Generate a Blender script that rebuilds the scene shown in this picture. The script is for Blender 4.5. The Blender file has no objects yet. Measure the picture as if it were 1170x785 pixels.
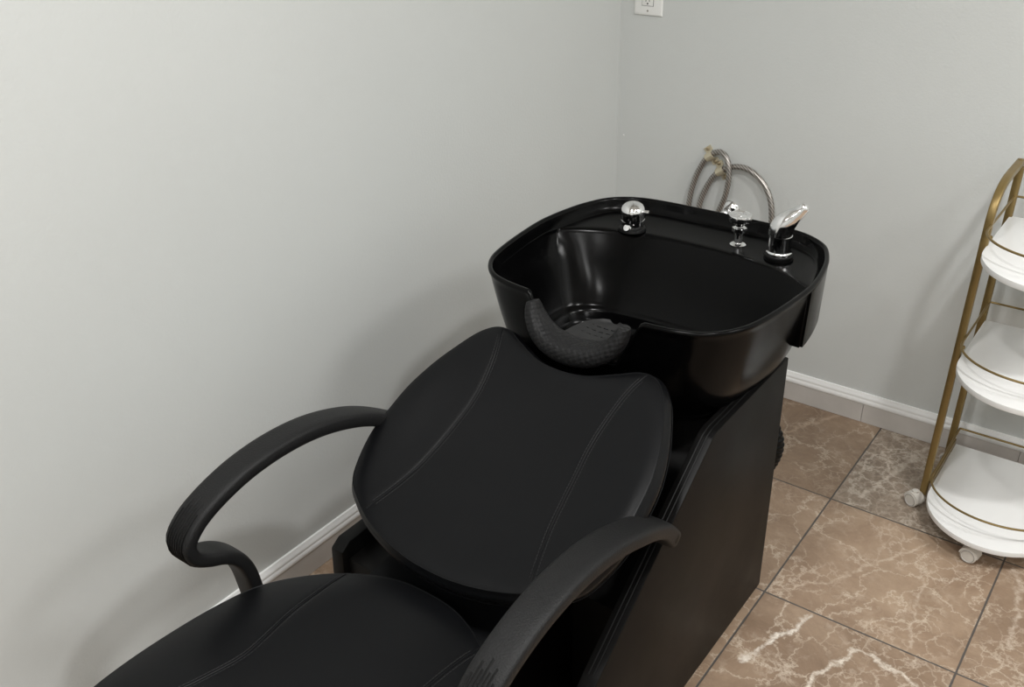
import bpy, bmesh, math, random
from mathutils import Vector, Matrix
random.seed(7)
SC = bpy.context.scene
COL = SC.collection
XC = 0.621                     # centre line of the wash unit
PI = math.pi

# ------------------------------------------------------------------ materials
def nt(name):
    m = bpy.data.materials.new(name); m.use_nodes = True
    t = m.node_tree; b = t.nodes['Principled BSDF']
    return m, t, b
def N(t, kind, **kw):
    n = t.nodes.new(kind)
    for k, v in kw.items(): setattr(n, k, v)
    return n
def simple(name, col, rough=0.5, metal=0.0, bump=0.0, bscale=300.0, rvar=0.0, rscale=8.0, coat=0.0, spec=0.5, cvar=0.0, cscale=6.0, bdist=0.001):
    m, t, b = nt(name); L = t.links
    b.inputs['Base Color'].default_value = (*col, 1)
    b.inputs['Roughness'].default_value = rough
    b.inputs['Metallic'].default_value = metal
    b.inputs['Specular IOR Level'].default_value = spec
    b.inputs['Coat Weight'].default_value = coat
    tc = N(t, 'ShaderNodeTexCoord')
    if bump:
        n = N(t, 'ShaderNodeTexNoise'); n.inputs['Scale'].default_value = bscale; n.inputs['Detail'].default_value = 3
        L.new(tc.outputs['Object'], n.inputs['Vector'])
        bp = N(t, 'ShaderNodeBump'); bp.inputs['Strength'].default_value = bump; bp.inputs['Distance'].default_value = bdist
        L.new(n.outputs['Fac'], bp.inputs['Height']); L.new(bp.outputs['Normal'], b.inputs['Normal'])
    if rvar:
        n = N(t, 'ShaderNodeTexNoise'); n.inputs['Scale'].default_value = rscale; n.inputs['Detail'].default_value = 5
        L.new(tc.outputs['Object'], n.inputs['Vector'])
        mr = N(t, 'ShaderNodeMapRange'); mr.inputs['To Min'].default_value = rough - rvar; mr.inputs['To Max'].default_value = rough + rvar
        mr.inputs['From Min'].default_value = .3; mr.inputs['From Max'].default_value = .7
        L.new(n.outputs['Fac'], mr.inputs['Value']); L.new(mr.outputs['Result'], b.inputs['Roughness'])
    if cvar:
        n = N(t, 'ShaderNodeTexNoise'); n.inputs['Scale'].default_value = cscale; n.inputs['Detail'].default_value = 5
        L.new(tc.outputs['Object'], n.inputs['Vector'])
        r = N(t, 'ShaderNodeValToRGB')
        r.color_ramp.elements[0].position = .3; r.color_ramp.elements[1].position = .7
        r.color_ramp.elements[0].color = (*[c*(1-cvar) for c in col], 1); r.color_ramp.elements[1].color = (*[min(1, c*(1+cvar)) for c in col], 1)
        L.new(n.outputs['Fac'], r.inputs['Fac']); L.new(r.outputs['Color'], b.inputs['Base Color'])
    return m

M = {}
M['wall'] = simple('wall_paint', (.598, .614, .602), .62, bump=.35, bscale=170, bdist=.0012, cvar=.012, cscale=3, spec=.4)
M['ceiling'] = simple('ceiling_paint', (.75, .75, .73), .9, cvar=.01)
M['leather'] = simple('black_leather', (.0036, .0038, .0044), .37, bump=.22, bscale=650, bdist=.0005, rvar=.05, rscale=7, spec=.15)
M['vinyl'] = simple('black_vinyl_panel', (.0035, .0033, .0032), .42, bump=.15, bscale=500, bdist=.0005, rvar=.05, rscale=5, spec=.12)
M['armplastic'] = simple('textured_black_plastic', (.0085, .0085, .0088), .5, bump=.7, bscale=420, bdist=.0012, spec=.24)
M['bowl'] = simple('glossy_black_ceramic_resin', (.0012, .0012, .0013), .20, rvar=.05, rscale=10, spec=.12, cvar=.2)
M['blackplastic'] = simple('plain_black_plastic', (.003, .003, .003), .42, rvar=.05, spec=.15)
M['chrome'] = simple('polished_chrome', (.88, .88, .89), .10, 1.0, rvar=.03, rscale=30)
M['gold'] = simple('brushed_gold_paint', (.235, .165, .062), .38, .6, rvar=.06, rscale=20, cvar=.08, cscale=15)
M['white'] = simple('white_laminate', (.80, .80, .79), .32, cvar=.015, cscale=12, rvar=.04)
M['caster'] = simple('cream_caster_plastic', (.62, .59, .54), .4, cvar=.05, cscale=30)
M['casterdark'] = simple('grey_caster_ring', (.30, .28, .26), .5, cvar=.05)
M['cream'] = simple('cream_plastic_clip', (.50, .45, .33), .45, cvar=.06, cscale=40)
M['brass'] = simple('brass_screw', (.38, .31, .20), .45, .6, cvar=.1, cscale=50)
M['trimwhite'] = simple('gloss_white_trim', (.88, .88, .87), .22, cvar=.02)
M['plate'] = simple('white_switch_plastic', (.82, .82, .80), .3, cvar=.01)
M['dark'] = simple('dark_slot', (.02, .02, .02), .6, cvar=.05)
M['thread'] = simple('grey_black_thread', (.013, .013, .0135), .7, cvar=.1, cscale=80)
M['chip'] = simple('bare_plaster_chip', (.78, .78, .77), .9, cvar=.05, cscale=90)

# tile skirting below the white cap
M['skirt_tile'] = simple('beige_skirting_tile', (.56, .53, .50), .38, cvar=.09, cscale=9, bump=.1, bscale=60)

# pimpled rubber for the neck rest
m, t, b = nt('dimpled_black_rubber'); L = t.links
b.inputs['Base Color'].default_value = (.0105, .0105, .011, 1); b.inputs['Roughness'].default_value = .5; b.inputs['Specular IOR Level'].default_value = .2
tc = N(t, 'ShaderNodeTexCoord')
mp = N(t, 'ShaderNodeMapping'); mp.inputs['Rotation'].default_value = (0.3, 0.5, .78)
v = N(t, 'ShaderNodeTexVoronoi'); v.inputs['Scale'].default_value = 130; v.inputs['Randomness'].default_value = .15
L.new(tc.outputs['Object'], mp.inputs['Vector']); L.new(mp.outputs['Vector'], v.inputs['Vector'])
bp = N(t, 'ShaderNodeBump'); bp.inputs['Strength'].default_value = .8; bp.inputs['Distance'].default_value = .002; bp.invert = True
L.new(v.outputs['Distance'], bp.inputs['Height']); L.new(bp.outputs['Normal'], b.inputs['Normal'])
M['rubber'] = m

M['flap'] = simple('plain_black_rubber', (.017, .017, .0175), .55, spec=.3, cvar=.08, cscale=40)
# braided steel hose: fine helical weave
m, t, b = nt('braided_steel'); L = t.links
b.inputs['Metallic'].default_value = .85; b.inputs['Roughness'].default_value = .36
tc = N(t, 'ShaderNodeTexCoord')
w1 = N(t, 'ShaderNodeTexWave'); w1.inputs['Scale'].default_value = 62; w1.inputs['Distortion'].default_value = 1.5; w1.bands_direction = 'DIAGONAL'
L.new(tc.outputs['Object'], w1.inputs['Vector'])
r = N(t, 'ShaderNodeValToRGB'); r.color_ramp.elements[0].color = (.20, .185, .17, 1); r.color_ramp.elements[1].color = (.50, .47, .44, 1)
L.new(w1.outputs['Fac'], r.inputs['Fac']); L.new(r.outputs['Color'], b.inputs['Base Color'])
bp = N(t, 'ShaderNodeBump'); bp.inputs['Strength'].default_value = .5; bp.inputs['Distance'].default_value = .0006
L.new(w1.outputs['Fac'], bp.inputs['Height']); L.new(bp.outputs['Normal'], b.inputs['Normal'])
M['braid'] = m

# marble floor tiles, 40.6 cm grid
TS, TX, TY = .4064, .8864, -.3976
m, t, b = nt('brown_marble_tiles'); L = t.links
tc = N(t, 'ShaderNodeTexCoord')
def vmath(op, a, bval=None, bsock=None):
    n = N(t, 'ShaderNodeVectorMath', operation=op); L.new(a, n.inputs[0])
    if bval is not None: n.inputs[1].default_value = bval
    if bsock is not None: L.new(bsock, n.inputs[1])
    return n.outputs[0]
def mth(op, a, bb=None, c=None, clamp=False):
    n = N(t, 'ShaderNodeMath', operation=op, use_clamp=clamp)
    for i, x in enumerate((a, bb, c)):
        if x is None: continue
        if isinstance(x, (int, float)): n.inputs[i].default_value = x
        else: L.new(x, n.inputs[i])
    return n.outputs[0]
off = vmath('SUBTRACT', tc.outputs['Object'], (TX, TY, 0))
scl = vmath('MULTIPLY', off, (1/TS, 1/TS, 0))
cell = vmath('FLOOR', scl)
frac = vmath('FRACTION', scl)
wn = N(t, 'ShaderNodeTexWhiteNoise', noise_dimensions='3D'); L.new(cell, wn.inputs['Vector'])
jit = vmath('MULTIPLY', wn.outputs['Color'], (9, 9, 9))
pos = vmath('ADD', off, None, jit)
sx = N(t, 'ShaderNodeSeparateXYZ'); L.new(frac, sx.inputs[0])
def edge(a):
    c = mth('SUBTRACT', a, .5); c = mth('ABSOLUTE', c); return mth('SUBTRACT', .5, c)
e = mth('MINIMUM', edge(sx.outputs[0]), edge(sx.outputs[1]))
wob = N(t, 'ShaderNodeTexNoise'); wob.inputs['Scale'].default_value = 40; L.new(tc.outputs['Object'], wob.inputs['Vector'])
e2 = mth('ADD', e, mth('MULTIPLY', mth('SUBTRACT', wob.outputs['Fac'], .5), .004))
tilemask = N(t, 'ShaderNodeMapRange', interpolation_type='SMOOTHSTEP'); L.new(e2, tilemask.inputs['Value'])
tilemask.inputs['From Min'].default_value = .0035; tilemask.inputs['From Max'].default_value = .0065
def noise(vec, sc, det=6, rough=.6, dist=0.0):
    n = N(t, 'ShaderNodeTexNoise'); n.inputs['Scale'].default_value = sc; n.inputs['Detail'].default_value = det
    n.inputs['Roughness'].default_value = rough; n.inputs['Distortion'].default_value = dist
    L.new(vec, n.inputs['Vector']); return n.outputs['Fac']
def ridge(x, w):
    a = mth('ABSOLUTE', mth('SUBTRACT', x, .5))
    n = N(t, 'ShaderNodeMapRange', interpolation_type='SMOOTHSTEP'); L.new(a, n.inputs['Value'])
    n.inputs['From Min'].default_value = 0; n.inputs['From Max'].default_value = w
    n.inputs['To Min'].default_value = 1; n.inputs['To Max'].default_value = 0
    return n.outputs['Result']
def mix(f, a, c):
    n = N(t, 'ShaderNodeMix', data_type='RGBA')
    if isinstance(f, (int, float)): n.inputs[0].default_value = f
    else: L.new(f, n.inputs[0])
    for i, x in ((6, a), (7, c)):
        if isinstance(x, tuple): n.inputs[i].default_value = (*x, 1)
        else: L.new(x, n.inputs[i])
    return n.outputs[2]
base_r = N(t, 'ShaderNodeValToRGB')
base_r.color_ramp.elements[0].position = .30; base_r.color_ramp.elements[0].color = (.190, .122, .078, 1)
base_r.color_ramp.elements[1].position = .74; base_r.color_ramp.elements[1].color = (.44, .325, .228, 1)
e_r = base_r.color_ramp.elements.new(.52); e_r.color = (.305, .212, .143, 1)
L.new(noise(pos, 4.5, 10, .72, .5), base_r.inputs['Fac'])
col = base_r.outputs['Color']
fine = noise(pos, 70, 6, .75)
fm = N(t, 'ShaderNodeMapRange'); L.new(fine, fm.inputs['Value']); fm.inputs['From Min'].default_value = .35; fm.inputs['From Max'].default_value = .7
col = mix(mth('MULTIPLY', fm.outputs['Result'], .30), col, (.23, .165, .115))
bl_ = noise(pos, 26, 6, .7, .5); bm2 = N(t, 'ShaderNodeMapRange'); L.new(bl_, bm2.inputs['Value']); bm2.inputs['From Min'].default_value = .55; bm2.inputs['From Max'].default_value = .8
col = mix(mth('MULTIPLY', bm2.outputs['Result'], .5), col, (.56, .46, .36))
# crackle of thin pale veins following warped cell edges
def warp(vec, sc, amt):
    n = N(t, 'ShaderNodeTexNoise'); n.inputs['Scale'].default_value = sc; n.inputs['Detail'].default_value = 6; n.inputs['Roughness'].default_value = .65; L.new(vec, n.inputs['Vector'])
    return vmath('ADD', vec, None, vmath('MULTIPLY', vmath('SUBTRACT', n.outputs['Color'], (.5, .5, .5)), (amt, amt, amt)))
def crackle(sc, w, wsc, amt):
    v_ = N(t, 'ShaderNodeTexVoronoi', feature='DISTANCE_TO_EDGE'); v_.inputs['Scale'].default_value = sc
    L.new(warp(pos, wsc, amt), v_.inputs['Vector'])
    k_ = N(t, 'ShaderNodeMapRange', interpolation_type='SMOOTHSTEP'); L.new(v_.outputs['Distance'], k_.inputs['Value'])
    k_.inputs['From Min'].default_value = 0; k_.inputs['From Max'].default_value = w; k_.inputs['To Min'].default_value = 1; k_.inputs['To Max'].default_value = 0
    return k_.outputs['Result']
def gate(sc, lo_, hi_):
    k_ = N(t, 'ShaderNodeMapRange', interpolation_type='SMOOTHSTEP'); L.new(noise(pos, sc, 3), k_.inputs['Value']); k_.inputs['From Min'].default_value = lo_; k_.inputs['From Max'].default_value = hi_
    return k_.outputs['Result']
col = mix(mth('MULTIPLY', mth('MULTIPLY', crackle(11, .05, 9, .16), gate(7, .45, .65)), .55), col, (.62, .52, .41))
col = mix(mth('MULTIPLY', mth('MULTIPLY', crackle(26, .07, 20, .07), gate(5, .47, .62)), .5), col, (.60, .50, .40))
col = mix(mth('MULTIPLY', crackle(4.5, .018, 6, .22), .45), col, (.66, .56, .45))
# individual long veins crossing single tiles (floor coordinates in metres)
wpos = warp(tc.outputs['Object'], 14, .075)
vno_ = noise(tc.outputs['Object'], 45, 4, .7)
def vein(pts, wd, k, c_):
    global col
    best = None
    for (ax_, ay_), (bx_, by_) in zip(pts[:-1], pts[1:]):
        ba = (bx_-ax_, by_-ay_, 0); l2 = ba[0]**2+ba[1]**2
        pa = vmath('MULTIPLY', vmath('SUBTRACT', wpos, (ax_, ay_, 0)), (1, 1, 0))
        dn = N(t, 'ShaderNodeVectorMath', operation='DOT_PRODUCT'); L.new(pa, dn.inputs[0]); dn.inputs[1].default_value = ba
        h_ = mth('DIVIDE', dn.outputs['Value'], l2, clamp=True)
        sc3 = N(t, 'ShaderNodeVectorMath', operation='SCALE'); sc3.inputs[0].default_value = ba; L.new(h_, sc3.inputs['Scale'])
        ln = N(t, 'ShaderNodeVectorMath', operation='LENGTH'); L.new(vmath('SUBTRACT', pa, None, sc3.outputs[0]), ln.inputs[0])
        best = ln.outputs['Value'] if best is None else mth('MINIMUM', best, ln.outputs['Value'])
    k_ = N(t, 'ShaderNodeMapRange', interpolation_type='SMOOTHSTEP'); L.new(best, k_.inputs['Value'])
    k_.inputs['From Min'].default_value = wd*.15; k_.inputs['From Max'].default_value = wd*1.15; k_.inputs['To Min'].default_value = k; k_.inputs['To Max'].default_value = 0
    col = mix(mth('MULTIPLY', k_.outputs['Result'], mth('MULTIPLY', mth('SUBTRACT', vno_, .30), 3.2), clamp=True), col, c_)
vein([(1.132, -0.431), (1.057, -0.577), (0.98, -0.701), (0.897, -0.797)], .006, .55, (.62, .51, .40))
vein([(0.997, -0.816), (0.976, -0.89), (0.949, -0.963), (0.929, -1.012)], .008, 1.0, (.80, .73, .64))
vein([(1.062, -1.01), (1.079, -0.937), (1.107, -0.866), (1.139, -0.852), (1.188, -0.866), (1.244, -0.881)], .007, .95, (.78, .70, .60))
vein([(1.159, -0.558), (1.171, -0.684), (1.196, -0.789)], .005, .5, (.62, .52, .42))
vein([(1.32, -0.411), (1.358, -0.552), (1.359, -0.674)], .008, .6, (.66, .56, .46))
vein([(1.045, -0.413), (1.052, -0.562), (1.026, -0.634)], .004, .45, (.58, .48, .38))
vein([(0.768, -.012), (0.72, -0.097), (0.672, -0.186)], .010, .5, (.60, .46, .34))
# the tile at column 0, row 0 is greyer and webbed with veins
sc_ = N(t, 'ShaderNodeSeparateXYZ'); L.new(cell, sc_.inputs[0])
isx = mth('COMPARE', sc_.outputs[0], 0.0, .1); isy = mth('COMPARE', sc_.outputs[1], 0.0, .1)
isg = mth('MULTIPLY', isx, isy)
gb = N(t, 'ShaderNodeValToRGB'); gb.color_ramp.elements[0].position = .3; gb.color_ramp.elements[0].color = (.17, .128, .095, 1)
gb.color_ramp.elements[1].position = .75; gb.color_ramp.elements[1].color = (.37, .295, .225, 1)
L.new(noise(pos, 11, 8, .75, 1.2), gb.inputs['Fac'])
gw = mth('ADD', mth('MULTIPLY', crackle(17, .10, 14, .12), gate(8, .38, .58)), mth('MULTIPLY', crackle(40, .14, 30, .05), .45), clamp=True); gw2 = crackle(7, .035, 9, .16)
gcol = mix(mth('MULTIPLY', fm.outputs['Result'], .4), gb.outputs['Color'], (.14, .105, .08)); gcol = mix(mth('MULTIPLY', gw, .55), gcol, (.56, .49, .41)); gcol = mix(mth('MULTIPLY', gw2, .5), gcol, (.62, .55, .47))
col = mix(isg, col, gcol)
vein([(1.023, -0.02), (0.978, -0.2), (0.948, -0.347)], .009, .6, (.62, .55, .47))
# per tile brightness
wn2 = N(t, 'ShaderNodeTexWhiteNoise', noise_dimensions='3D'); L.new(vmath('ADD', cell, (3.3, 1.7, 0)), wn2.inputs['Vector'])
hv = N(t, 'ShaderNodeHueSaturation'); hv.inputs['Saturation'].default_value = 1.0
L.new(mth('ADD', mth('MULTIPLY', wn2.outputs['Value'], .22), .90), hv.inputs['Value']); L.new(col, hv.inputs['Color'])
gr = mix(tilemask.outputs['Result'], (.085, .075, .068), hv.outputs['Color'])
L.new(gr, b.inputs['Base Color'])
rg = N(t, 'ShaderNodeMapRange'); L.new(fine, rg.inputs['Value']); rg.inputs['To Min'].default_value = .34; rg.inputs['To Max'].default_value = .56
L.new(rg.outputs['Result'], b.inputs['Roughness'])
hh = mth('ADD', tilemask.outputs['Result'], mth('MULTIPLY', fine, .12))
bp = N(t, 'ShaderNodeBump'); bp.inputs['Strength'].default_value = .5; bp.inputs['Distance'].default_value = .0015
L.new(hh, bp.inputs['Height']); L.new(bp.outputs['Normal'], b.inputs['Normal'])
M['floor'] = m

# ------------------------------------------------------------------ helpers
def link(name, me, mat, parent=None, smooth=True, angle=35):
    o = bpy.data.objects.new(name, me); COL.objects.link(o)
    if mat: me.materials.append(mat)
    if smooth:
        me.polygons.foreach_set('use_smooth', [True]*len(me.polygons))
        me.set_sharp_from_angle(angle=math.radians(angle))
    if parent:
        o.parent = parent
        base = parent
        off = Vector((0, 0, 0))
        while base: off += base.location; base = base.parent
        o.location = -off      # meshes are written in world coordinates
        me.update()
    return o
def mk(name, vs, fs, mat, parent=None, smooth=True, angle=35):
    bm = bmesh.new()
    bv = [bm.verts.new(v) for v in vs]
    for f in fs:
        try: bm.faces.new([bv[i] for i in f])
        except ValueError: pass
    bmesh.ops.remove_doubles(bm, verts=bm.verts, dist=1e-6)
    bmesh.ops.recalc_face_normals(bm, faces=bm.faces)
    me = bpy.data.meshes.new(name); bm.to_mesh(me); bm.free()
    return link(name, me, mat, parent, smooth, angle)
class G:
    """collects several shapes of ONE part"""
    def __init__(s): s.v = []; s.f = []
    def add(s, vs, fs):
        n = len(s.v); s.v += [tuple(v) for v in vs]; s.f += [tuple(i+n for i in f) for f in fs]
    def loops(s, loops, cap0=True, cap1=True, closed=True):
        n = len(loops[0]); vs = [v for l in loops for v in l]; fs = []
        for i in range(len(loops)-1):
            for j in range(n if closed else n-1):
                k = (j+1) % n
                fs.append((i*n+j, i*n+k, (i+1)*n+k, (i+1)*n+j))
        if cap0: fs.append(tuple(range(n))[::-1])
        if cap1: fs.append(tuple((len(loops)-1)*n+j for j in range(n)))
        s.add(vs, fs)
    def tube(s, path, r, n=14, closed=False, cap=True, flat=None, up=None):
        P = [Vector(p) for p in path]; L_ = len(P); loops = []
        prev = None
        for i, p in enumerate(P):
            a = P[(i-1) % L_] if (closed or i > 0) else P[i]; c = P[(i+1) % L_] if (closed or i < L_-1) else P[i]
            d = (c-a).normalized()
            if prev is None:
                u = Vector(up) if up else (Vector((0, 0, 1)) if abs(d.z) < .9 else Vector((1, 0, 0)))
            else: u = Vector(up) if up else prev
            u = (u - d*u.dot(d)).normalized(); prev = u; w = d.cross(u)
            rr = r(i/(L_-1)) if callable(r) else r
            ra, rb = rr if isinstance(rr, tuple) else (rr, rr)
            loops.append([tuple(p + u*math.cos(2*PI*k/n)*ra + w*math.sin(2*PI*k/n)*rb) for k in range(n)])
        if closed: loops.append(loops[0]); s.loops(loops, False, False)
        else: s.loops(loops, cap, cap)
    def lathe(s, prof, org=(0, 0, 0), axis=(0, 0, 1), n=36):
        a = Vector(axis).normalized(); u = Vector((1, 0, 0)) if abs(a.x) < .9 else Vector((0, 1, 0))
        u = (u-a*u.dot(a)).normalized(); w = a.cross(u); o = Vector(org)
        s.loops([[tuple(o + a*z + (u*math.cos(2*PI*k/n)+w*math.sin(2*PI*k/n))*max(r, 1e-5)) for k in range(n)] for r, z in prof])
    def box(s, x0, x1, y0, y1, z0, z1, bev=.003, seg=2, rot=None):
        bm = bmesh.new(); bmesh.ops.create_cube(bm, size=1)
        for v in bm.verts: v.co = Vector(((v.co.x+.5)*(x1-x0)+x0, (v.co.y+.5)*(y1-y0)+y0, (v.co.z+.5)*(z1-z0)+z0))
        if bev: bmesh.ops.bevel(bm, geom=bm.edges, offset=bev, segments=seg, profile=.6, affect='EDGES')
        if rot: bmesh.ops.transform(bm, matrix=rot, verts=bm.verts)
        bm.verts.index_update()
        s.add([v.co[:] for v in bm.verts], [[v.index for v in f.verts] for f in bm.faces]); bm.free()
    def prism(s, poly, fn, a, b_, bev=.003):
        """poly: 2D points; fn(u,v,t)->xyz; extruded from t=a to t=b_"""
        bm = bmesh.new()
        A = [bm.verts.new(fn(u, v, a)) for u, v in poly]; B = [bm.verts.new(fn(u, v, b_)) for u, v in poly]
        n = len(poly)
        bm.faces.new(A[::-1]); bm.faces.new(B)
        for i in range(n): bm.faces.new((A[i], A[(i+1) % n], B[(i+1) % n], B[i]))
        bmesh.ops.recalc_face_normals(bm, faces=bm.faces)
        if bev: bmesh.ops.bevel(bm, geom=bm.edges, offset=bev, segments=2, profile=.6, affect='EDGES', clamp_overlap=True)
        bm.verts.index_update()
        s.add([v.co[:] for v in bm.verts], [[v.index for v in f.verts] for f in bm.faces]); bm.free()
    def out(s, name, mat, parent=None, smooth=True, angle=35): return mk(name, s.v, s.f, mat, parent, smooth, angle)

def spline(pts, n, closed=False):
    """Catmull-Rom resampling to n points, evenly by arc length"""
    P = [Vector(p) for p in pts]; m_ = len(P); dense = []
    segs = m_ if closed else m_-1
    for i in range(segs):
        p1, p2 = P[i], P[(i+1) % m_]
        p0 = P[(i-1) % m_] if (closed or i > 0) else p1*2-p2
        p3 = P[(i+2) % m_] if (closed or i < m_-2) else p2*2-p1
        for k in range(24):
            u = k/24
            dense.append(.5*((2*p1)+(p2-p0)*u+(2*p0-5*p1+4*p2-p3)*u*u+(3*p1-p0-3*p2+p3)*u**3))
    if not closed: dense.append(P[-1])
    else: dense.append(dense[0].copy())
    cum = [0]
    for a, c in zip(dense[:-1], dense[1:]): cum.append(cum[-1]+(c-a).length)
    out = []; j = 0
    cnt = n if closed else n-1
    for k in range(n):
        d = cum[-1]*k/cnt
        while j < len(cum)-2 and cum[j+1] < d: j += 1
        f = (d-cum[j])/max(1e-9, cum[j+1]-cum[j]); out.append(dense[j].lerp(dense[j+1], min(1, f)))
    return out
def empty(name, loc, label, cat, group=None):
    o = bpy.data.objects.new(name, None); COL.objects.link(o); o.location = loc; o.empty_display_size = .1
    o['label'] = label; o['category'] = cat
    if group: o['group'] = group
    return o
def tag(o, label, cat, group=None):
    o['label'] = label; o['category'] = cat
    if group: o['group'] = group
    return o
def struct(o): o['kind'] = 'structure'; return o
def sstep(a, b_, x):
    t_ = max(0, min(1, (x-a)/(b_-a))); return t_*t_*(3-2*t_)

# ------------------------------------------------------------------ room shell
RX, RY, RZ = 3.3, -4.6, 2.55
def slab(name, a, b_, mat):
    g = G(); g.box(a[0], b_[0], a[1], b_[1], a[2], b_[2], bev=0); return struct(g.out(name, mat, smooth=False))
slab('floor', (-.1, RY-.1, -.08), (RX+.1, .1, 0), M['floor'])
slab('ceiling', (-.1, RY-.1, RZ), (RX+.1, .1, RZ+.1), M['ceiling'])
WL = slab('wall_left', (-.1, RY, 0), (0, 0, RZ), M['wall'])
WB = slab('wall_back', (-.1, 0, 0), (RX+.1, .1, RZ), M['wall'])
slab('wall_right', (RX, RY, 0), (RX+.1, 0, RZ), M['wall'])
slab('wall_front', (-.1, RY-.1, 0), (RX+.1, RY, RZ), M['wall'])
# skirting: tile face, white moulded cap (profile: depth d from the wall, height z)
cap = [(0, .060), (.0115, .060), (.0125, .0625), (.0125, .070), (.0105, .0725), (.0095, .0745), (.0105, .077), (.0098, .081), (.007, .0845), (.0062, .087), (.0045, .0905), (0, .091)]
def skirting(side, name_i):
    if side == 'left': f = lambda d, z, s_: (d, -s_, z); L0, L1 = 0.0, -RY
    elif side == 'back': f = lambda d, z, s_: (s_, -d, z); L0, L1 = 0.0, RX
    elif side == 'right': f = lambda d, z, s_: (RX-d, -s_, z); L0, L1 = 0.0, -RY
    else: f = lambda d, z, s_: (s_, RY+d, z); L0, L1 = 0.0, RX
    g = G(); start = .02 if side in ('back', 'front') else 0
    joint = .828-start if side == 'back' else .35
    s0 = start; cuts = [start+(joint % .4064)] if False else []
    x = (.828 % .4064) if side == 'back' else .31
    s0 = start
    while s0 < L1-.021:
        s1 = min(x, L1-start)
        if s1 > s0: g.prism([(0, .001), (.010, .001), (.010, .060), (0, .060)], f, s0+.0006, s1-.0006, bev=0)
        s0 = s1; x += .4064
    struct(g.out('baseboard_'+side, M['skirt_tile'], smooth=False))
    g = G(); g.prism(cap, f, start, L1-start, bev=0)
    struct(g.out('trim_%d' % name_i, M['trimwhite'], angle=50))
for i, s_ in enumerate(('left', 'back', 'right', 'front')): skirting(s_, i+1)
# small flakes knocked off the paint
for nm, loc, sz, lab in (('paint_chip', (.0005, -1.60, .27), (.0004, .006, .0022), 'small bare paint chip on left wall just above the skirting by the armrest'),
                         ('paint_chip', (.022, -.0005, .70), (.003, .0004, .003), 'tiny white fleck on back wall beside the corner, above the basin')):
    g = G(); pts = []
    for k in range(9):
        a = 2*PI*k/9; rr = random.uniform(.7, 1.2)
        pts.append((math.cos(a)*rr, math.sin(a)*rr))
    if sz[0] < .001: fn = lambda u, v, t_: (t_, loc[1]+u*sz[1], loc[2]+v*sz[2]+u*sz[1]*.7)
    else: fn = lambda u, v, t_: (loc[0]+u*sz[0], -t_, loc[2]+v*sz[2])
    g.prism(pts, fn, 0.0, .0008, bev=0); g.out(nm, M['chip'], WL if sz[0] < .001 else WB, smooth=False)

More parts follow.
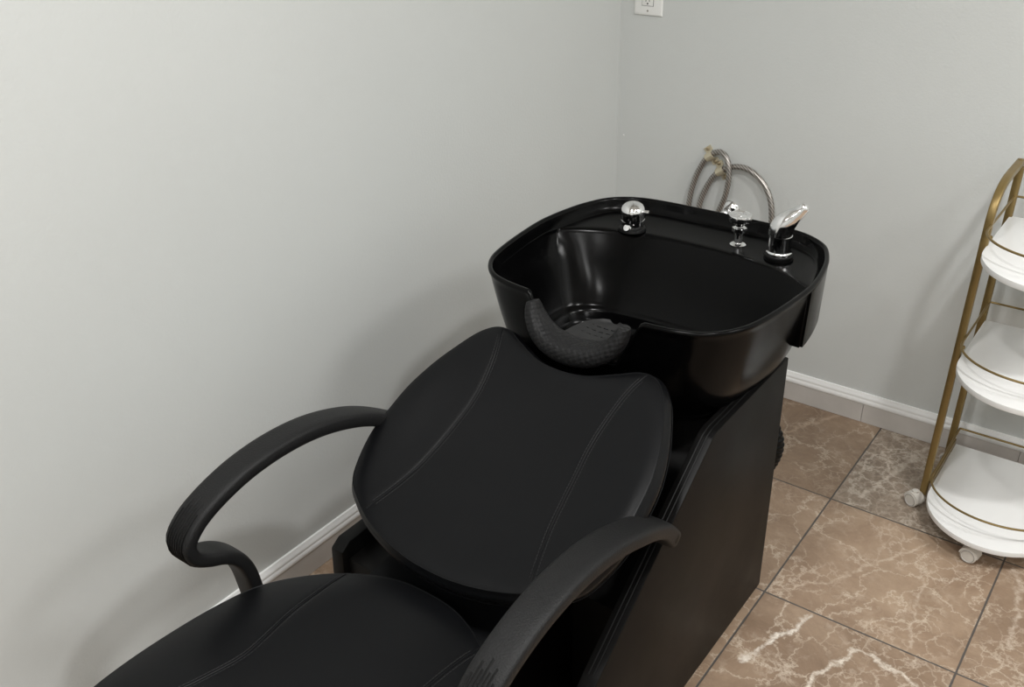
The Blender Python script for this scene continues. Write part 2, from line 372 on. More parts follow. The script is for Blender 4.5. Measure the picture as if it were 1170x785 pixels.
# ------------------------------------------------------------------ upholstered cushions
def cushion(name, outline, centre, frame, dish, T, seams, parent, band=.006, NA=260, MR=84, puff=.011, pw=12):
    """outline: closed 2-D control points (w,s); frame(w,s,h)->world; returns surf()"""
    O = spline([(w, s_, 0) for w, s_ in outline], NA, True); c = Vector((*centre, 0))
    ang = [math.atan2(p.y-c.y, p.x-c.x) for p in O]; rad = [(p-c).length for p in O]
    tab = sorted(zip(ang, rad))
    def R(a):
        lo, hi = tab[-1], tab[0]
        import bisect
        i = bisect.bisect(tab, (a, 9))
        if i == 0: (a0, r0), (a1, r1) = (tab[-1][0]-2*PI, tab[-1][1]), tab[0]
        elif i == len(tab): (a0, r0), (a1, r1) = tab[-1], (tab[0][0]+2*PI, tab[0][1])
        else: (a0, r0), (a1, r1) = tab[i-1], tab[i]
        return r0+(r1-r0)*(a-a0)/max(1e-9, a1-a0)
    SM = [spline([(w, s_, 0) for w, s_ in sm], 90) for sm in seams]
    def H(w, s_, groove=True):
        d = Vector((w-c.x, s_-c.y, 0)); r = min(1, d.length/R(math.atan2(d.y, d.x))) if d.length > 1e-6 else 0
        h = puff*(1-r**pw)+dish(w, s_, r)
        if groove:
            dd = min((Vector((w, s_, 0))-q).length for sm in SM for q in sm) if SM else 1
            h -= .0013*math.exp(-(dd/.005)**2)*(1-r**30)
        return h
    loops = []
    for j in range(MR+1):
        q = j/MR; r = 1-(q**1.0)*(1-.004) if j else 1
        # denser close to the edge
        r = 1-(.35*q*q+.65*q)*.996
        L_ = []
        for p in O:
            x = c+(p-c)*r; L_.append(frame(x.x, x.y, H(x.x, x.y)))
        loops.append(L_)
    # side band and underside
    def ring(scale_off, h):
        L_ = []
        n_ = len(O)
        for i, p in enumerate(O):
            tn = (O[(i+1) % n_]-O[i-1]).normalized(); nr = Vector((tn.y, -tn.x, 0))
            if nr.dot(p-c) < 0: nr = -nr
            x = p+nr*scale_off; L_.append(frame(x.x, x.y, h))
        return L_
    side = [ring(.0012, -.003), ring(band*.6, -.010), ring(band, -T*.4), ring(band*.8, -T*.7), ring(0, -T*.93), ring(-.006, -T), ring(-.03, -T-.002)]
    g = G(); g.loops(side[::-1]+loops, True, True)
    body = g.out(name, M['leather'], parent, angle=60)
    # piping along the edge seam
    for rg_ in ((.0003, -.0012, .0017), (band*.85, -T*.78, .0012)):
        g = G(); g.tube(ring(rg_[0], rg_[1]), rg_[2], 6, closed=True); g.out('piping', M['leather'], body)
    # stitches: dashes either side of each seam and along the edge
    g = G()
    def dashes(line, offs, cyc=.0062):
        tot = sum((b_-a).length for a, b_ in zip(line[:-1], line[1:])); n_ = int(tot/cyc)
        L_ = spline(line, n_*3+1)
        for k in range(0, n_*3-2, 3):
            a, b_ = L_[k], L_[k+2]; tn = (b_-a).normalized(); nr = Vector((tn.y, -tn.x, 0))
            for of in offs:
                A, B = a+nr*of, b_+nr*of
                g.tube([frame(A.x, A.y, H(A.x, A.y)+.0003), frame(B.x, B.y, H(B.x, B.y)+.0003)], .00055, 4)
    for sm in SM:
        g = G(); dashes(sm[3:-3], (-.0050, .0045)); g.out('stitching', M['thread'], body)
        g = G(); g.tube([frame(p.x, p.y, H(p.x, p.y)+.0004) for p in sm], .0011, 6); g.out('seam_welt', M['leather'], body)
    return body, H

# ------------------------------------------------------------------ the wash unit
unit = empty('shampoo_chair', (XC, -1.3, 0), 'black salon backwash chair with reclined leather backrest, curved armrests and deep black basin', 'shampoo chair')

# --- backrest
th = math.atan(.5); ct, st = math.cos(th), math.sin(th)
def bframe(w, s_, h): return (XC+w, -1.4+s_*ct-h*st, .6+s_*st+h*ct)
half = [(0, .192), (.05, .198), (.10, .220), (.135, .237), (.165, .236), (.192, .212), (.216, .166), (.234, .122), (.249, .065), (.254, .005), (.2545, -.045), (.243, -.098), (.225, -.138), (.190, -.165), (.148, -.188), (.095, -.205), (.045, -.214), (0, -.216)]
outl = half+[(-w, s_) for w, s_ in half[-2:0:-1]]
sr = [(.150, .236), (.134, .185), (.1245, .13), (.122, .08), (.126, .03), (.131, -.02), (.139, -.075), (.152, -.125), (.166, -.171)]
dish = lambda w, s_, r: -.034*max(0, 1-(w/.262)**2)*max(0, 1-((s_-.0)/.25)**2)*(1-r**10)
back, HB = cushion('backrest', outl, (0, 0), bframe, dish, .042, [sr, [(-w, s_) for w, s_ in sr]], unit, band=.010)
# moulded shell behind the backrest
g = G(); Ob = spline([(w, s_, 0) for w, s_ in outl], 120, True)
def sh(k, h, dy=0): return [bframe(p.x*k, (p.y+.0)*k+dy, h) for p in Ob]
g.loops([sh(.90, -.036), sh(.965, -.044), sh(.975, -.056), sh(.955, -.072), sh(.90, -.088), sh(.80, -.098), sh(.5, -.102)])
g.out('back_shell', M['blackplastic'], unit, angle=50)

# --- seat
def sframe(w, s_, h): return (XC+w, s_, .458+h)
hs = [(0, -1.597), (.065, -1.604), (.131, -1.634), (.187, -1.680), (.231, -1.738), (.251, -1.804), (.262, -1.878), (.267, -1.96), (.262, -2.03), (.240, -2.09), (.185, -2.125), (.09, -2.14), (0, -2.143)]
so = hs+[(-w, s_) for w, s_ in hs[-2:0:-1]]
ss = [(.138, -1.640), (.134, -1.70), (.131, -1.76), (.122, -1.83), (.122, -1.87), (.138, -1.93), (.158, -1.99), (.168, -2.05), (.172, -2.118)]
seat, HS = cushion('seat', so, (0, -1.87), sframe, lambda w, s_, r: .008*(1-r*r), .075, [ss, [(-w, s_) for w, s_ in ss]], unit, puff=.013, pw=6)
g = G(); g.box(XC-.18, XC+.18, -2.05, -1.63, .345, .384, .008); g.out('seat_pan', M['blackplastic'], unit)
# leather flap between seat and backrest
g = G()
fl_ = spline([(0, -1.640, .372), (0, -1.592, .405), (0, -1.530, .412), (0, -1.475, .440), (0, -1.430, .470)], 16)
lo = []
for p in fl_: lo.append([(XC-.15, p.y, p.z), (XC+.15, p.y, p.z), (XC+.15, p.y+.002, p.z-.005), (XC-.15, p.y+.002, p.z-.005)])
g.loops(lo); g.out('hinge_flap', M['leather'], unit)

# --- armrests
arm_path = [(-1.296, .488), (-1.322, .519), (-1.36, .555), (-1.43, .600), (-1.50, .630), (-1.565, .647), (-1.63, .653), (-1.69, .650), (-1.74, .640), (-1.785, .624), (-1.812, .607), (-1.827, .587), (-1.822, .562), (-1.800, .543), (-1.772, .528), (-1.748, .505), (-1.733, .470), (-1.725, .42), (-1.716, .34)]
AP = spline([(0, y, z) for y, z in arm_path], 110)
AWM = .277
def aw(y): return AWM-.017*sstep(-1.47, -1.30, y)
IR = next(i for i, p in enumerate(AP) if p.y < -1.768)
def sq(k, n, a, b_, e=.45):
    c_, s_ = math.cos(2*PI*k/n), math.sin(2*PI*k/n)
    return math.copysign(abs(c_)**e, c_)*a, math.copysign(abs(s_)**e, s_)*b_
for sgn in (-1, 1):
    g = G(); loops = []
    nP = len(AP)
    for i, p in enumerate(AP):
        d = (AP[min(i+1, nP-1)]-AP[max(i-1, 0)]).normalized(); nr = Vector((0, -d.z, d.y))
        q = i/(nP-1)
        wd = .0275 if q < .75 else .0275-.003*sstep(.75, .9, q)
        if q < .08: wd *= .88+.12*q/.08
        thk = .0125+.0015*math.sin(PI*min(1, q/.6))
        thk *= 1+.30*(1-sstep(.02, .14, q)); AW = aw(p.y)
        endk = 1
        if i == 0: endk = .55
        elif i == 1: endk = .85
        L_ = []
        for k in range(28):
            a, b_ = sq(k, 28, wd*endk, thk*endk, .5)
            L_.append((XC+sgn*AW+a, p.y+nr.y*b_, p.z+nr.z*b_))
        loops.append(L_)
    g.loops(loops); arm = g.out('armrest', M['armplastic'], unit, angle=50)
    # grip ribs round the nose
    g = G()
    for k in range(7):
        xo = (k-3)*.0055
        i0 = IR+2-2*(k % 2)+int(abs(k-3)*.5); i1 = IR+19
        pts = []
        for i in range(i0, i1):
            d = (AP[i+1]-AP[i-1]).normalized(); nr = Vector((0, -d.z, d.y)); s_ = 1
            q = i/(nP-1); thk = .0125+.0015*math.sin(PI*min(1, q/.6))
            # outward is away from the loop's inside
            o_ = nr if nr.dot(Vector((0, -1, 1))) > 0 or True else -nr
            if (AP[i]+nr*.01-Vector((0, -1.75, .58))).length < (AP[i]-nr*.01-Vector((0, -1.75, .58))).length: o_ = -nr
            pts.append((XC+sgn*AWM+xo, AP[i].y+o_.y*(thk-.0004), AP[i].z+o_.z*(thk-.0004)))
        g = G(); g.tube(pts, .0016, 6); g.out('grip_rib', M['blackplastic'], arm)
    g = G(); g.lathe([(0, -.001), (.0078, -.001), (.0082, .0015), (.0072, .003), (.003, .0036), (0, .0036)], (XC+sgn*(AWM-.017+.0232), -1.314, .509), (sgn, 0, 0), 24)
    g.out('screw_cap', M['blackplastic'], arm)
    # stay that carries the armrest foot under the seat
    g = G(); x0, x1 = sorted((XC+sgn*.16, XC+sgn*(AWM+.02)))
    g.box(x0, x1, -1.735, -1.695, .332, .344, .003); g.out('arm_stay', M['blackplastic'], unit)

# --- cabinet: two upholstered side panels, body, base box
prof = [(-.800, .012), (-.800, .592), (-1.112, .592), (-1.130, .586), (-1.49, .327), (-1.56, .262), (-1.60, .20), (-1.60, .012)]
for x0, x1 in ((.842, .872), (.370, .400)):
    g = G(); g.prism(prof, lambda u, v, t_: (t_, u, v), x0, x1, .004); sp = g.out('side_panel', M['vinyl'], unit)
    for q in (.35, .62):
        x = x0+(x1-x0)*q
        g = G(); g.tube([(x, -.82, .5925), (x, -1.11, .5925), (x, -1.131, .5868), (x, -1.31, .4575), (x, -1.488, .3295)], .0014, 6)
        g.out('edge_seam', M['blackplastic'], sp)
g = G(); g.prism([(-.815, .03), (-.815, .530), (-1.00, .530), (-1.10, .42), (-1.20, .32), (-1.30, .28), (-1.30, .03)], lambda u, v, t_: (t_, u, v), .401, .841, .003)
g.out('cabinet_body', M['vinyl'], unit)
g = G()
g.box(.402, .700, -1.562, -1.295, .012, .395, .004)
g.out('base_box', M['vinyl'], unit)
g = G()
bp_ = [(-1.30, .395), (-1.30, .425), (-1.552, .425), (-1.572, .412), (-1.575, .36), (-1.575, .012), (-1.30, .012)]
g.prism(bp_, lambda u, v, t_: (t_, u, v), .3715, .3995, .004); g.out('box_side', M['blackplastic'], unit)
for x in (.43, .81):
    for y in (-1.52, -.85): g = G(); g.lathe([(0, 0), (.02, 0), (.022, .004), (.018, .031), (0, .031)], (x, y, 0), (0, 0, 1), 20); g.out('foot', M['blackplastic'], unit)

# --- basin
BC = Vector((0, -.90, 0))
rim = [(0, -.612), (.07, -.6125), (.12, -.614), (.172, -.620), (.215, -.636), (.252, -.668), (.277, -.722), (.290, -.777), (.297, -.83), (.2985, -.873), (.293, -.94), (.284, -1.005), (.272, -1.058), (.252, -1.098), (.220, -1.130), (.178, -1.147), (.12, -1.155), (.06, -1.159), (0, -1.160)]
ro = rim+[(-w, y) for w, y in rim[-2:0:-1]]
RO = spline([(w, y, 0) for w, y in ro], 360, True)
def nrm(i):
    tn = (RO[(i+1) % 360]-RO[i-1]).normalized(); n_ = Vector((tn.y, -tn.x, 0))
    return n_ if n_.dot(RO[i]-BC) > 0 else -n_
def ztop(p): # cut-out for the neck
    if p.y > -1.0: return .785
    return .785-.092*(1-sstep(.070, .124, abs(p.x)))
def notch_out(p):
    return 0.0 if p.y > -1.0 else (1-sstep(.07, .13, abs(p.x)))
def bl(k, off, z, zoff=0, clamp=None, kz=1.0):
    out = []
    for i, p in enumerate(RO):
        q = BC+(p-BC)*k+nrm(i)*off
        q.y -= .007*notch_out(p)*kz
        zz = min(z, ztop(p)+zoff)
        if clamp and q.y > clamp(q.x): q.y = clamp(q.x)+(q.y-clamp(q.x))*.0
        out.append((XC+q.x, q.y, zz))
    return out
deck = lambda x: -.742-.95*max(0, abs(x)-.02)**2 - 1.6*max(0, abs(x)-.18)**2
def inner(kx, ky, yc, z, cl=None, e=.0):
    out = []
    for i, p in enumerate(RO):
        q = Vector((p.x*kx, yc+(p.y+.886)*ky, 0))
        zz = min(z, ztop(p)-.004)
        if cl is not None and q.y > deck(q.x)+cl: q.y = deck(q.x)+cl
        out.append((XC+q.x, q.y, zz))
    return out
loops = [bl(.45, 0, .552), bl(.66, 0, .555), bl(.76, 0, .566), bl(.825, 0, .588), bl(.868, 0, .615), bl(.905, 0, .65), bl(.938, 0, .69), bl(.966, 0, .73), bl(.985, 0, .760),
         bl(.992, 0, .769, -.012), bl(1, -.0006, .772, -.009), bl(1, .0000, .775, -.006), bl(1, -.0008, .7785, -.002), bl(1, -.003, .780, 0), bl(1, -.0065, .780, 0), bl(1, -.0092, .778, -.002), bl(1, -.0105, .774, -.006),
         bl(1, -.0125, .764, -.018)]
# inside wall down to the tap shelf, shelf, then basin wall
def sh2(off, z, cl):
    out = []
    for i, p in enumerate(RO):
        wk = sstep(-.86, -.76, p.y); q = p+nrm(i)*(off*wk+(-.0125+(off+.0125)*.15)*(1-wk))
        zz = min(z, ztop(p)-.03)
        q.y -= .007*notch_out(p)
        if cl is not None and q.y > deck(q.x)+cl: q.y = deck(q.x)+cl
        out.append((XC+q.x, q.y, zz))
    return out
loops += [sh2(-.018, .757, None), sh2(-.021, .7535, None), sh2(-.0245, .752, None),
          sh2(-.0255, .7518, .012), sh2(-.0262, .7505, .003), sh2(-.027, .7475, -.002), sh2(-.028, .742, -.005)]
_bo = {}
def BOUT(k):
    if k not in _bo:
        L_ = []
        for i, p in enumerate(RO):
            wk = sstep(-.86, -.76, p.y); q = p+nrm(i)*(-.028*wk-.0148*(1-wk))
            if q.y > deck(q.x)-.005: q.y = deck(q.x)-.005
            L_.append(q)
        for _ in range(k): L_ = [(L_[i-1]+L_[i]*2+L_[(i+1) % 360])/4 for i in range(360)]
        _bo[k] = L_
    return _bo[k]
def basin(z, f, cl):
    """f 0 = top outline, 1 = floor trough outline"""
    out = []
    BO = BOUT(int(150+1400*min(1, f)))
    for i, p in enumerate(RO):
        q = BO[i].copy()
        c2 = Vector((0, -.955, 0))
        # floor outline: rounded rectangle
        d = q-c2; a = math.atan2(d.y, d.x); hw, hd = .218, .128
        e_ = 3.4; rr = 1/((abs(math.cos(a))/hw)**e_+(abs(math.sin(a))/hd)**e_)**(1/e_)
        q2 = c2+Vector((math.cos(a), math.sin(a), 0))*rr
        x = q.lerp(q2, f) if f <= 1 else c2+(q2-c2)*(2-f)
        zz = min(z, ztop(p)-.04)
        out.append((XC+x.x, x.y, zz))
    return out
for z, f in ((.72, .12), (.69, .28), (.66, .47), (.64, .62), (.625, .76), (.615, .87), (.609, .94), (.606, 1.0), (.604, 1.03), (.598, 1.055), (.585, 1.08), (.575, 1.11), (.570, 1.16), (.568, 1.25), (.566, 1.5), (.564, 1.8)):
    loops.append(basin(z, f, 0))
g = G(); g.loops(loops); bowl = g.out('basin', M['bowl'], unit, angle=60)
# drain in the basin floor
g = G(); g.lathe([(0, .004), (.012, .004), (.019, .003), (.023, .0005), (.023, -.002), (0, -.002)], (XC, -.955, .5655), (0, 0, 1), 28); g.out('drain_ring', M['chrome'], bowl)
# rear skirt hanging below the rim
g = G(); idx = [i for i in range(360) if RO[i].y > -.862]
idx = sorted(idx, key=lambda i: math.atan2(RO[i].y-BC.y, RO[i].x-BC.x) if RO[i].y > BC.y-.2 else 0)
lo = []
for i in idx:
    p = RO[i]; n_ = nrm(i)
    a = p+n_*-.0008; b_ = p+n_*-.0085; lowz = .655
    lo.append([(XC+a.x, a.y, .770), (XC+a.x-n_.x*.004, a.y-n_.y*.004, lowz), (XC+b_.x-n_.x*.003, b_.y-n_.y*.003, lowz), (XC+b_.x, b_.y, .770)])
g.loops(lo); g.out('basin_skirt', M['bowl'], bowl, angle=50)
for sg in (-1, 1):
    g = G(); g.prism([(.2935, .765), (.2900, .6555), (.262, .6555), (.275, .70), (.285, .74)], lambda u, v, t_: (XC+sg*u, t_, v), -.868, -.857, .0008)
    g.out('skirt_web', M['bowl'], bowl)
# pedestal under the basin, out of sight behind the backrest
g = G(); g.box(XC-.13, XC+.13, -1.0, -.83, .540, .556, .003); g.out('basin_mount', M['blackplastic'], unit)

# --- neck rest: saddle roll with a flap into the basin
g = G()
sp_ = spline([(-.094, -1.172, .772), (-.087, -1.175, .750), (-.070, -1.180, .727), (-.042, -1.185, .712), (0, -1.188, .706), (.042, -1.185, .712), (.070, -1.180, .727), (.087, -1.175, .750), (.094, -1.172, .772)], 60)
lo = []
for i, p in enumerate(sp_):
    d = (sp_[min(i+1, 59)]-sp_[max(i-1, 0)]).normalized(); q = i/59
    up = Vector((0, 1, 0)); up = (up-d*up.dot(d)).normalized(); w_ = d.cross(up)
    k = math.sin(PI*min(1, max(0, .035+q*.93)))**.42
    a, b_ = .029*k+.003, .0215*k
    lo.append([tuple(Vector((XC, 0, 0))+p+up*sq(j, 28, a, b_, .8)[0]+w_*sq(j, 28, a, b_, .8)[1]) for j in range(28)])
lo = [[tuple(Vector(sum((Vector(v) for v in lo[0]), Vector())/28).lerp(Vector(v), .5)) for v in lo[0]]]+lo+[[tuple(Vector(sum((Vector(v) for v in lo[-1]), Vector())/28).lerp(Vector(v), .5)) for v in lo[-1]]]
g.loops(lo); nr_ = g.out('neck_rest', M['rubber'], unit, angle=60)
g = G(); lo = []
for y, hw, z in ((-1.175, .046, .706), (-1.14, .048, .704), (-1.11, .047, .702), (-1.08, .042, .700), (-1.06, .033, .698), (-1.048, .022, .697), (-1.043, .010, .6965)):
    n_ = 14
    top = [(XC+hw*(2*k/n_-1), y, z+.007*(abs(2*k/n_-1)**2.4)) for k in range(n_+1)]
    bot = [(x, y_, z_-.009) for x, y_, z_ in top[::-1]]
    lo.append(top+bot)
g.loops(lo); flap = g.out('neck_flap', M['flap'], nr_, angle=50)
for r_ in range(5):
    for c_ in range(4):
        u = (r_-2)/2.6; y = -1.128+c_*.018
        x = XC+u*.040; z = .7022+.007*abs(u*.8)**2.4-(.0 if y < -1.10 else .0008 if y < -1.09 else .0018)
        g = G(); g.box(x-.0045, x+.0045, y-.0012, y+.0012, z-.001, z+.0005, .0003, 1); g.out('nub', M['rubber'], flap)

# --- taps on the shelf
def thing_part(name, gg, mat, par, **k): return gg.out(name, mat, par, **k)
mx, my, mz = .795, -.714, .752
g = G(); g.lathe([(0, 0), (.0275, 0), (.0285, .003), (.0275, .008), (.0245, .010), (0, .010)], (mx, my, mz), (0, 0, 1), 40); thing_part('tap_flange', g, M['blackplastic'], bowl)
g = G(); g.lathe([(0, .009), (.0235, .009), (.0245, .010), (.0248, .0145), (.0228, .016), (.0222, .018), (.0222, .043), (.0226, .046), (.0225, .049), (.018, .0505), (0, .051)], (mx, my, mz), (0, 0, 1), 48)
tap = thing_part('mixer_tap', g, M['chrome'], bowl, angle=40)
g = G()
lp = spline([(mx-.002, my, mz+.049), (mx-.001, my+.001, mz+.060), (mx+.004, my+.003, mz+.073), (mx+.015, my+.007, mz+.086), (mx+.027, my+.011, mz+.098), (mx+.036, my+.014, mz+.1085), (mx+.040, my+.0155, mz+.1125)], 34)
def lever_r(q):
    a = .0232-.0135*sstep(.15, 1.05, q)
    b_ = .0236-.0125*sstep(.25, 1.05, q)
    kk = 1 if q < .93 else math.sqrt(max(.02, 1-((q-.93)/.075)**2))
    return (a*kk, b_*kk)
g.tube(lp, lever_r, 32, up=(-1, 0, .6)); thing_part('tap_lever', g, M['chrome'], tap, angle=60)
kx_, ky_ = .700, -.694
g = G(); g.lathe([(0, 0), (.0165, 0), (.017, .002), (.013, .005), (.0085, .006), (.0085, .030), (.0075, .031), (.0075, .050), (0, .050)], (kx_, ky_, mz), (0, 0, 1), 32)
kn = thing_part('valve_stem', g, M['chrome'], bowl)
g = G()
hexl = lambda r, z: [(kx_+r*math.cos(PI/3*k+.3), ky_+r*math.sin(PI/3*k+.3), mz+z) for k in range(6)]
g.loops([hexl(.010, .027), hexl(.0150, .029), hexl(.0150, .037), hexl(.010, .039)]); g.out('hex_collar', M['chrome'], kn, angle=20)
g = G(); prof_ = [(0, .049), (.019, .050), (.0225, .052), (.0235, .063), (.0225, .0655), (.0195, .066), (.0185, .0650), (0, .0650)]
g.lathe(prof_, (kx_, ky_, mz), (0, 0, 1), 48); thing_part('dial', g, M['chrome'], kn, angle=30)
g = G()
for a0 in (.4, 1.4, 3.6, 4.6):
    g.tube([(kx_+.012*math.cos(a0+.12*k)*(1-.05*k), ky_+.012*math.sin(a0+.12*k)*(1-.05*k), mz+.0652) for k in range(7)], .0011, 6)
g.tube([(kx_-.008, ky_-.004, mz+.0652), (kx_, ky_+.002, mz+.0652), (kx_+.008, ky_-.001, mz+.0652)], .0013, 6)
g.out('dial_marks', M['chrome'], kn)
sx_, sy_ = .480, -.742
g = G(); g.lathe([(0, 0), (.029, 0), (.030, .002), (.028, .0065), (.022, .0085), (0, .009)], (sx_, sy_, mz), (0, 0, 1), 36); hold = thing_part('sprayer_socket', g, M['blackplastic'], bowl)
ax = Vector((.03, -.14, .98)).normalized()
g = G(); g.lathe([(.010, -.006), (.0185, -.004), (.0225, .002), (.0250, .008), (.0252, .0200), (.0240, .0208), (.0240, .0216), (.0258, .0225), (.0258, .034), (.0250, .0415), (.0222, .048), (.017, .0525), (.009, .0552), (0, .056)][::-1], Vector((sx_, sy_+.004, mz+.006)), ax, 40)
spr = thing_part('sprayer_head', g, M['chrome'], bowl, angle=30)
pg = Vector((sx_, sy_+.004, mz+.006))+ax*.038+Vector((.0235, .004, 0))
g = G(); g.lathe([(0, 0), (.0042, 0), (.0042, .011), (.0035, .0125), (0, .0125)], pg, (1, .1, .1), 18); g.out('peg', M['chrome'], spr)
g = G(); g.lathe([(0, -.002), (.008, -.002), (.009, .002), (.007, .006), (0, .007)], Vector((sx_+.001, sy_-.021, mz+.010)), (0, -.8, .6), 20); g.out('button', M['chrome'], spr)

# --- corrugated waste pipe behind the cabinet
g = G(); wp = spline([(.66, -.715, .44), (.74, -.715, .43), (.806, -.715, .385), (.8365, -.715, .325), (.815, -.715, .25), (.765, -.715, .19), (.70, -.715, .12), (.68, -.715, .02)], 260)
g.tube(wp, lambda q: .0190+.0013*math.sin(q*259*2*PI/5), 18)
tag(g.out('waste_pipe', M['blackplastic'], angle=80), 'black corrugated waste pipe bulging out behind the rear edge of the black cabinet', 'pipe')

# ------------------------------------------------------------------ supply hoses on the back wall
def hose(name, pts, r, lab):
    g = G(); g.tube(spline(pts, 130), r, 14); return tag(g.out(name, M['braid']), lab, 'hose', 'braided supply hoses on the back wall')
R1 = .0078
hose('braided_hose', [(.285, -.020, .012), (.275, -.020, .15), (.264, -.022, .30), (.258, -.024, .43), (.258, -.024, .545), (.268, -.016, .615), (.292, -.014, .672), (.318, -.014, .698), (.343, -.020, .706), (.366, -.028, .690), (.377, -.034, .650), (.374, -.036, .600), (.362, -.034, .560), (.352, -.030, .535), (.350, -.032, .518)], R1,
     'inner braided steel hose looping through the upper cream clip')
hose('braided_hose', [(.320, -.020, .012), (.306, -.020, .15), (.294, -.022, .30), (.287, -.024, .43), (.290, -.024, .535), (.302, -.016, .590), (.324, -.014, .634), (.350, -.014, .656), (.385, -.017, .672), (.425, -.020, .672), (.466, -.024, .650), (.496, -.028, .612), (.510, -.034, .565), (.512, -.034, .50), (.508, -.030, .35), (.500, -.026, .18), (.495, -.024, .012)], R1,
     'outer braided steel hose arching wide through the lower cream clip')
def clip(x, z, ang, lab):
    e_ = empty('hose_clip', (x, 0, z), lab, 'clip', 'cream clips holding the supply hoses')
    ca, sa = math.cos(ang), math.sin(ang)
    F = lambda u, v, d: (x+u*ca-v*sa, -d, z+u*sa+v*ca)   # u along the hose, v across
    g = G(); lo = []
    prof_ = [(-.027, .0015), (-.0125, .0015), (-.0115, .010), (-.0085, .0205), (0, .0245), (.0085, .0205), (.0115, .010), (.0125, .0015), (.027, .0015)]
    outer = [F(0, v, d+.002) for v, d in prof_]
    ring_ = [(v, d+.002) for v, d in prof_]+[(v*(.98), d-.0013) for v, d in prof_[::-1]]
    g.loops([[F(u, v, d) for v, d in ring_] for u in (-.0115, -.0105, .0105, .0115)])
    s_ = g.out('strap', M['cream'], e_, angle=50)
    for sv in (-.0205, .0205):
        g = G(); c_ = Vector(F(0, sv, .0032)); g.lathe([(0, 0), (.0058, 0), (.0056, .0015), (.003, .0030), (0, .0034)], c_, (0, -1, 0), 18); g.out('screw', M['brass'], e_)
clip(.307, .688, math.radians(38), 'cream plastic clip and screws on the wall, upper of the pair')
clip(.342, .651, math.radians(33), 'cream plastic clip and screws on the wall, lower of the pair')
wv_ = empty('wall_valve', (.372, 0, .536), 'chrome valve escutcheon on back wall where the inner hose ends', 'valve')
g = G(); g.lathe([(0, .0005), (.031, .0005), (.031, .003), (.027, .008), (.017, .014), (.012, .0155), (0, .0155)], (.374, 0, .536), (0, -1, 0), 40); g.out('escutcheon', M['chrome'], wv_)
g = G(); g.lathe([(0, .015), (.0105, .015), (.0105, .026), (.013, .027), (.013, .040), (.009, .043), (0, .043)], (.374, 0, .536), (0, -1, 0), 24)
g.tube([(.374, -.033, .536), (.360, -.033, .522), (.3515, -.0325, .515)], .007, 14); g.out('valve_body', M['chrome'], wv_)
g = G(); g.lathe([(0, 0), (.0095, 0), (.0095, .014), (.0085, .016), (0, .016)], (.3515, -.0325, .512), (.1, 0, 1), 6); g.out('hose_nut', M['chrome'], wv_, angle=20)

# ------------------------------------------------------------------ outlet plate
op = empty('wall_outlet', (.0875, 0, 1.10), 'white wall outlet plate high on the back wall beside the corner', 'outlet')
g = G(); x0, x1, z0, z1 = .044, .131, 1.043, 1.160
g.loops([[(x0+a, -d, z0+a), (x1-a, -d, z0+a), (x1-a, -d, z1-a), (x0+a, -d, z1-a)] for a, d in ((0, .0004), (0, .0025), (.0012, .0042), (.0045, .0058), (.009, .0066))])
bm_ = g.out('cover_plate', M['plate'], op, angle=25)
g = G(); g.box(.0705, .1045, -.0082, -.006, 1.069, 1.134, .0008, 2); ins = g.out('receptacle', M['plate'], op)
g = G(); g.box(.0696, .1054, -.0071, -.006, 1.0680, 1.1350, 0); g.out('receptacle_gap', M['dark'], op)
for zc in (1.0795, 1.120):
    g = G(); g.lathe([(0, 0), (.0023, 0), (.0023, .0004), (0, .0004)], (.0875, -.0081, zc-.005), (0, -1, 0), 14); g.out('ground_hole', M['dark'], ins)
    g = G(); g.box(.0815, .0829, -.0086, -.008, zc, zc+.007, 0); g.out('slot', M['dark'], ins)
    g = G(); g.box(.0921, .0935, -.0086, -.008, zc, zc+.006, 0); g.out('slot', M['dark'], ins)
g = G()
for zc in (1.0555, 1.1475): g = G(); g.lathe([(0, 0), (.0028, 0), (.0026, .0007), (0, .0009)], (.0875, -.0065, zc), (0, -1, 0), 16); g.out('plate_screw', M['casterdark'], op)

# ------------------------------------------------------------------ rolling cart
cart = empty('rolling_cart', (1.24, -.25, 0), 'gold framed three tier rolling cart with white rounded shelves by back wall', 'cart')
CX = 1.240
def shelf_out(hx, yb, ys, ry, n=40, cr=.004):
    pts = [(CX-hx, yb), (CX-hx, ys)]
    for k in range(1, n):
        a = PI+PI*k/n; pts.append((CX+hx*math.cos(a), ys+ry*math.sin(a)))
    return pts+[(CX+hx, ys), (CX+hx, yb)]
for z in (.068, .431, .699):
    g = G(); g.prism(shelf_out(.148, -.080, -.315, .152), lambda u, v, t_: (u, v, t_), z-.013, z, .0018)
    sf = g.out('shelf', M['white'], cart, angle=40)
    zr = z+.046
    pts = shelf_out(.1475, -.078, -.318, .118)
    g = G()
    loop = [(x, y, zr) for x, y in pts]
    P_ = spline(loop[:2], 8)[:-1]+spline(loop[1:-1], 60)+spline(loop[-2:], 8)[1:]
    g.tube([tuple(p) for p in P_]+[(CX+.1475-.002*k, -.077, zr) for k in (1, 2)]+[(CX, -.077, zr), (CX-.1455, -.077, zr)], .0026, 10, closed=True)
    g.out('guard_rail', M['gold'], cart)
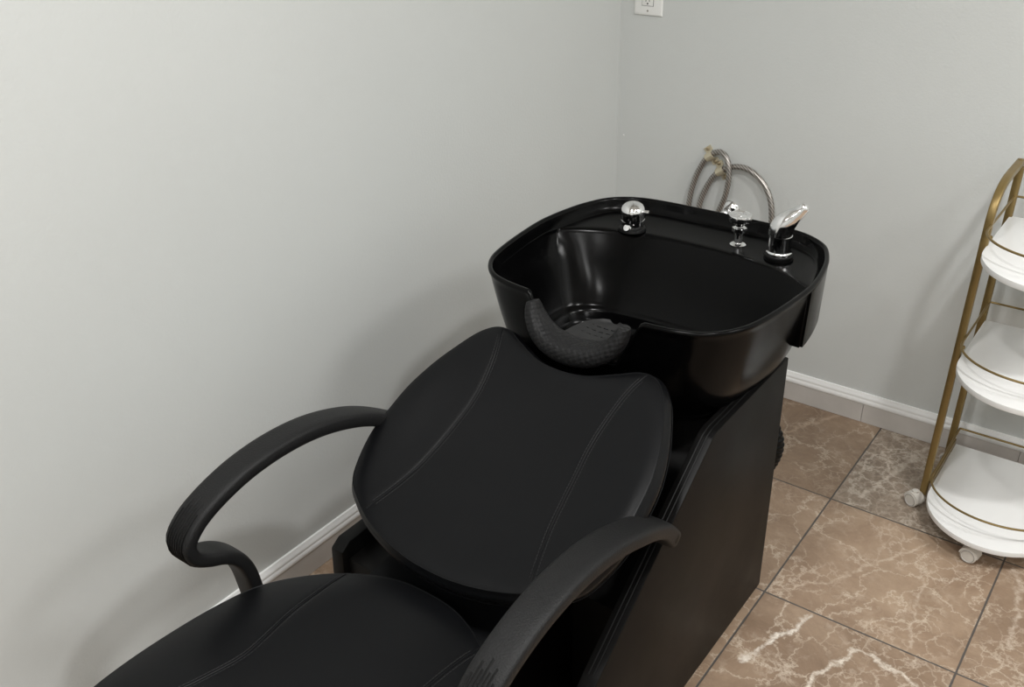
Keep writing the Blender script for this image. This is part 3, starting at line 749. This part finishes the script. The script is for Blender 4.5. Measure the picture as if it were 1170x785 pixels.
for sgn in (-1, 1):
    fx = lambda x: CX+sgn*(CX-x)
    lean = lambda z: 1.0745+.0160*z if z < .8 else 1.0745+.0128
    g = G()
    tw = (.0085, .0085)
    zz = [.032, .2, .4, .6, .74]
    A = [(fx(lean(z)), -.288, z) for z in zz]
    arc = [(fx(lean(.77)), -.284, .768), (fx(lean(.79)), -.271, .791), (fx(lean(.8)), -.248, .809), (fx(lean(.8)), -.215, .819), (fx(lean(.8)), -.17, .822), (fx(lean(.8)), -.12, .822), (fx(lean(.8)), -.070, .822)]
    path = spline(A+arc, 70)
    lo = []
    for i, p in enumerate(path):
        d = (path[min(i+1, 69)]-path[max(i-1, 0)]).normalized(); u = Vector((1, 0, 0)); u = (u-d*u.dot(d)).normalized(); w_ = d.cross(u)
        lo.append([tuple(p+u*sq(k, 20, .0085, .0085, .4)[0]+w_*sq(k, 20, .0085, .0085, .4)[1]) for k in range(20)])
    g.loops(lo); g.out('front_post', M['gold'], cart, angle=40)
    g = G(); path = [Vector((fx(lean(z)+.004), -.082, z)) for z in (.032, .2, .4, .6, .815)]
    lo = [[tuple(p+Vector((sq(k, 20, .0085, .0085, .4)[0], sq(k, 20, .0085, .0085, .4)[1], 0))) for k in range(20)] for p in path]
    g.loops(lo); g.out('rear_post', M['gold'], cart, angle=40)
    g = G()
    xx = sorted((fx(1.0835), fx(1.0915))); g.box(xx[0], xx[1], -.288, -.082, .066, .084, .001)
    g.out('side_rail', M['gold'], cart)
    for z in (.072, .437, .706):
        for y in (-.284, -.086):
            g = G(); g.lathe([(0, 0), (.005, 0), (.0045, .003), (.002, .0045), (0, .0046)], (fx(lean(z)+.0085), y, z+.009), (sgn*-1, 0, .15), 14); g.out('bolt', M['gold'], cart)
    g = G(); g.lathe([(0, 0), (.005, 0), (.0045, .002), (0, .0035)], (fx(lean(.8)+.001), -.082, .8295), (0, 0, 1), 14)
    g.out('bolt', M['gold'], cart)
def caster(x, y, ang):
    r = .0185; ca, sa = math.cos(ang), math.sin(ang)
    g = G(); ax_ = Vector((ca, sa, 0)); o = Vector((x, y, r))
    # fork hood
    lo = []
    hood = []
    for k in range(13):
        a = PI*.02+PI*.96*k/12; hood.append((math.cos(a)*(r+.003), math.sin(a)*(r+.003)))
    for k in range(13):
        a = PI*.98-PI*.96*k/12; hood.append((math.cos(a)*(r-.0005), math.sin(a)*(r-.0005)))
    tdir = Vector((-sa, ca, 0))
    for d in (-.013, -.0122, .0122, .013): lo.append([tuple(o+ax_*d+tdir*u+Vector((0, 0, v))) for u, v in hood])
    g.loops(lo)
    g.lathe([(0, 0), (.0075, 0), (.0075, .0055), (0, .0055)], o+Vector((0, 0, r+.001)), (0, 0, 1), 16)
    c = g.out('caster', M['caster'], cart, angle=40)
    for s_ in (-1, 1): g = G(); g.lathe([(0, .002), (.0165, .002), (r, .0035), (r, .012), (.0172, .0135), (.0145, .0140), (.0138, .0132), (0, .0140)], o, ax_*s_, 32); g.out('wheel', M['caster'], c, angle=30)
    for s_ in (-1, 1):
        g = G()
        pts = []
        for k in range(28):
            a = 2*PI*k/28; pts.append(tuple(o+ax_*s_*.0142+tdir*math.cos(a)*.0150+Vector((0, 0, math.sin(a)*.0150))))
        g.tube(pts, .0007, 6, closed=True); g.out('wheel_ring', M['casterdark'], c)
caster(1.060, -.305, math.radians(-118)); caster(1.085, -.090, math.radians(-125)); caster(1.226, -.440, math.radians(-100)); caster(1.410, -.300, math.radians(-80)); caster(1.402, -.082, math.radians(-70))

# ------------------------------------------------------------------ lights and camera
def can(x, y, power, r=.09, name='ceiling_light', lab='', col=(1, .965, .915)):
    e_ = empty(name, (x, y, RZ), lab, 'light', 'recessed ceiling lights')
    g = G(); g.lathe([(r, -.001), (r+.022, -.001), (r+.02, -.006), (r+.003, -.008), (r, -.006)], (x, y, RZ), (0, 0, 1), 40); g.out('trim_ring', M['plate'], e_)
    ld = bpy.data.lights.new('downlight', 'AREA'); ld.shape = 'DISK'; ld.size = 2*r; ld.energy = power; ld.color = col; ld.spread = math.radians(170)
    o = bpy.data.objects.new('downlight', ld); COL.objects.link(o); o.parent = e_; o.location = (0, 0, -.01)
LABS = ['recessed ceiling light above the basin', 'recessed ceiling light above and left of the cart', 'recessed ceiling light at the far right by the back wall',
        'recessed ceiling light behind the viewer by the left wall', 'recessed ceiling light straight behind the viewer', 'recessed ceiling light behind the viewer by the right wall']
for i, (x, y, p_, r_) in enumerate(((.80, -1.95, 15, .09), (1.80, -1.45, 20, .08), (2.75, -.75, 23, .34), (.95, -3.6, 9, .12), (1.85, -3.6, 13, .2), (2.75, -3.4, 15, .34))):
    can(x, y, p_, r=r_, lab=LABS[i], col=(1, .996, .984))

w = bpy.data.worlds.new('room_world'); SC.world = w; w.use_nodes = True
w.node_tree.nodes['Background'].inputs[0].default_value = (.8, .85, .9, 1); w.node_tree.nodes['Background'].inputs[1].default_value = .2

cd = bpy.data.cameras.new('camera'); cam = bpy.data.objects.new('camera', cd); COL.objects.link(cam)
cd.sensor_width = 36; cd.sensor_fit = 'HORIZONTAL'; cd.lens = 34.1163; cd.clip_start = .01
Rr = Matrix(((0.80449092, 0.59352261, -0.02291871), (-0.26736675, 0.39631866, 0.8783203), (0.53038606, -0.70047301, 0.47752297))).transposed()
cam.matrix_world = Matrix.Translation((1.43230513, -2.43218895, 1.52954932)) @ Rr.to_4x4()
SC.camera = cam
SC.view_settings.view_transform = 'Standard'; SC.view_settings.look = 'None'; SC.view_settings.gamma = 1.0
SC.view_settings.use_curve_mapping = False; SC.view_settings.exposure = 0.12
SC.cycles.max_bounces = 8
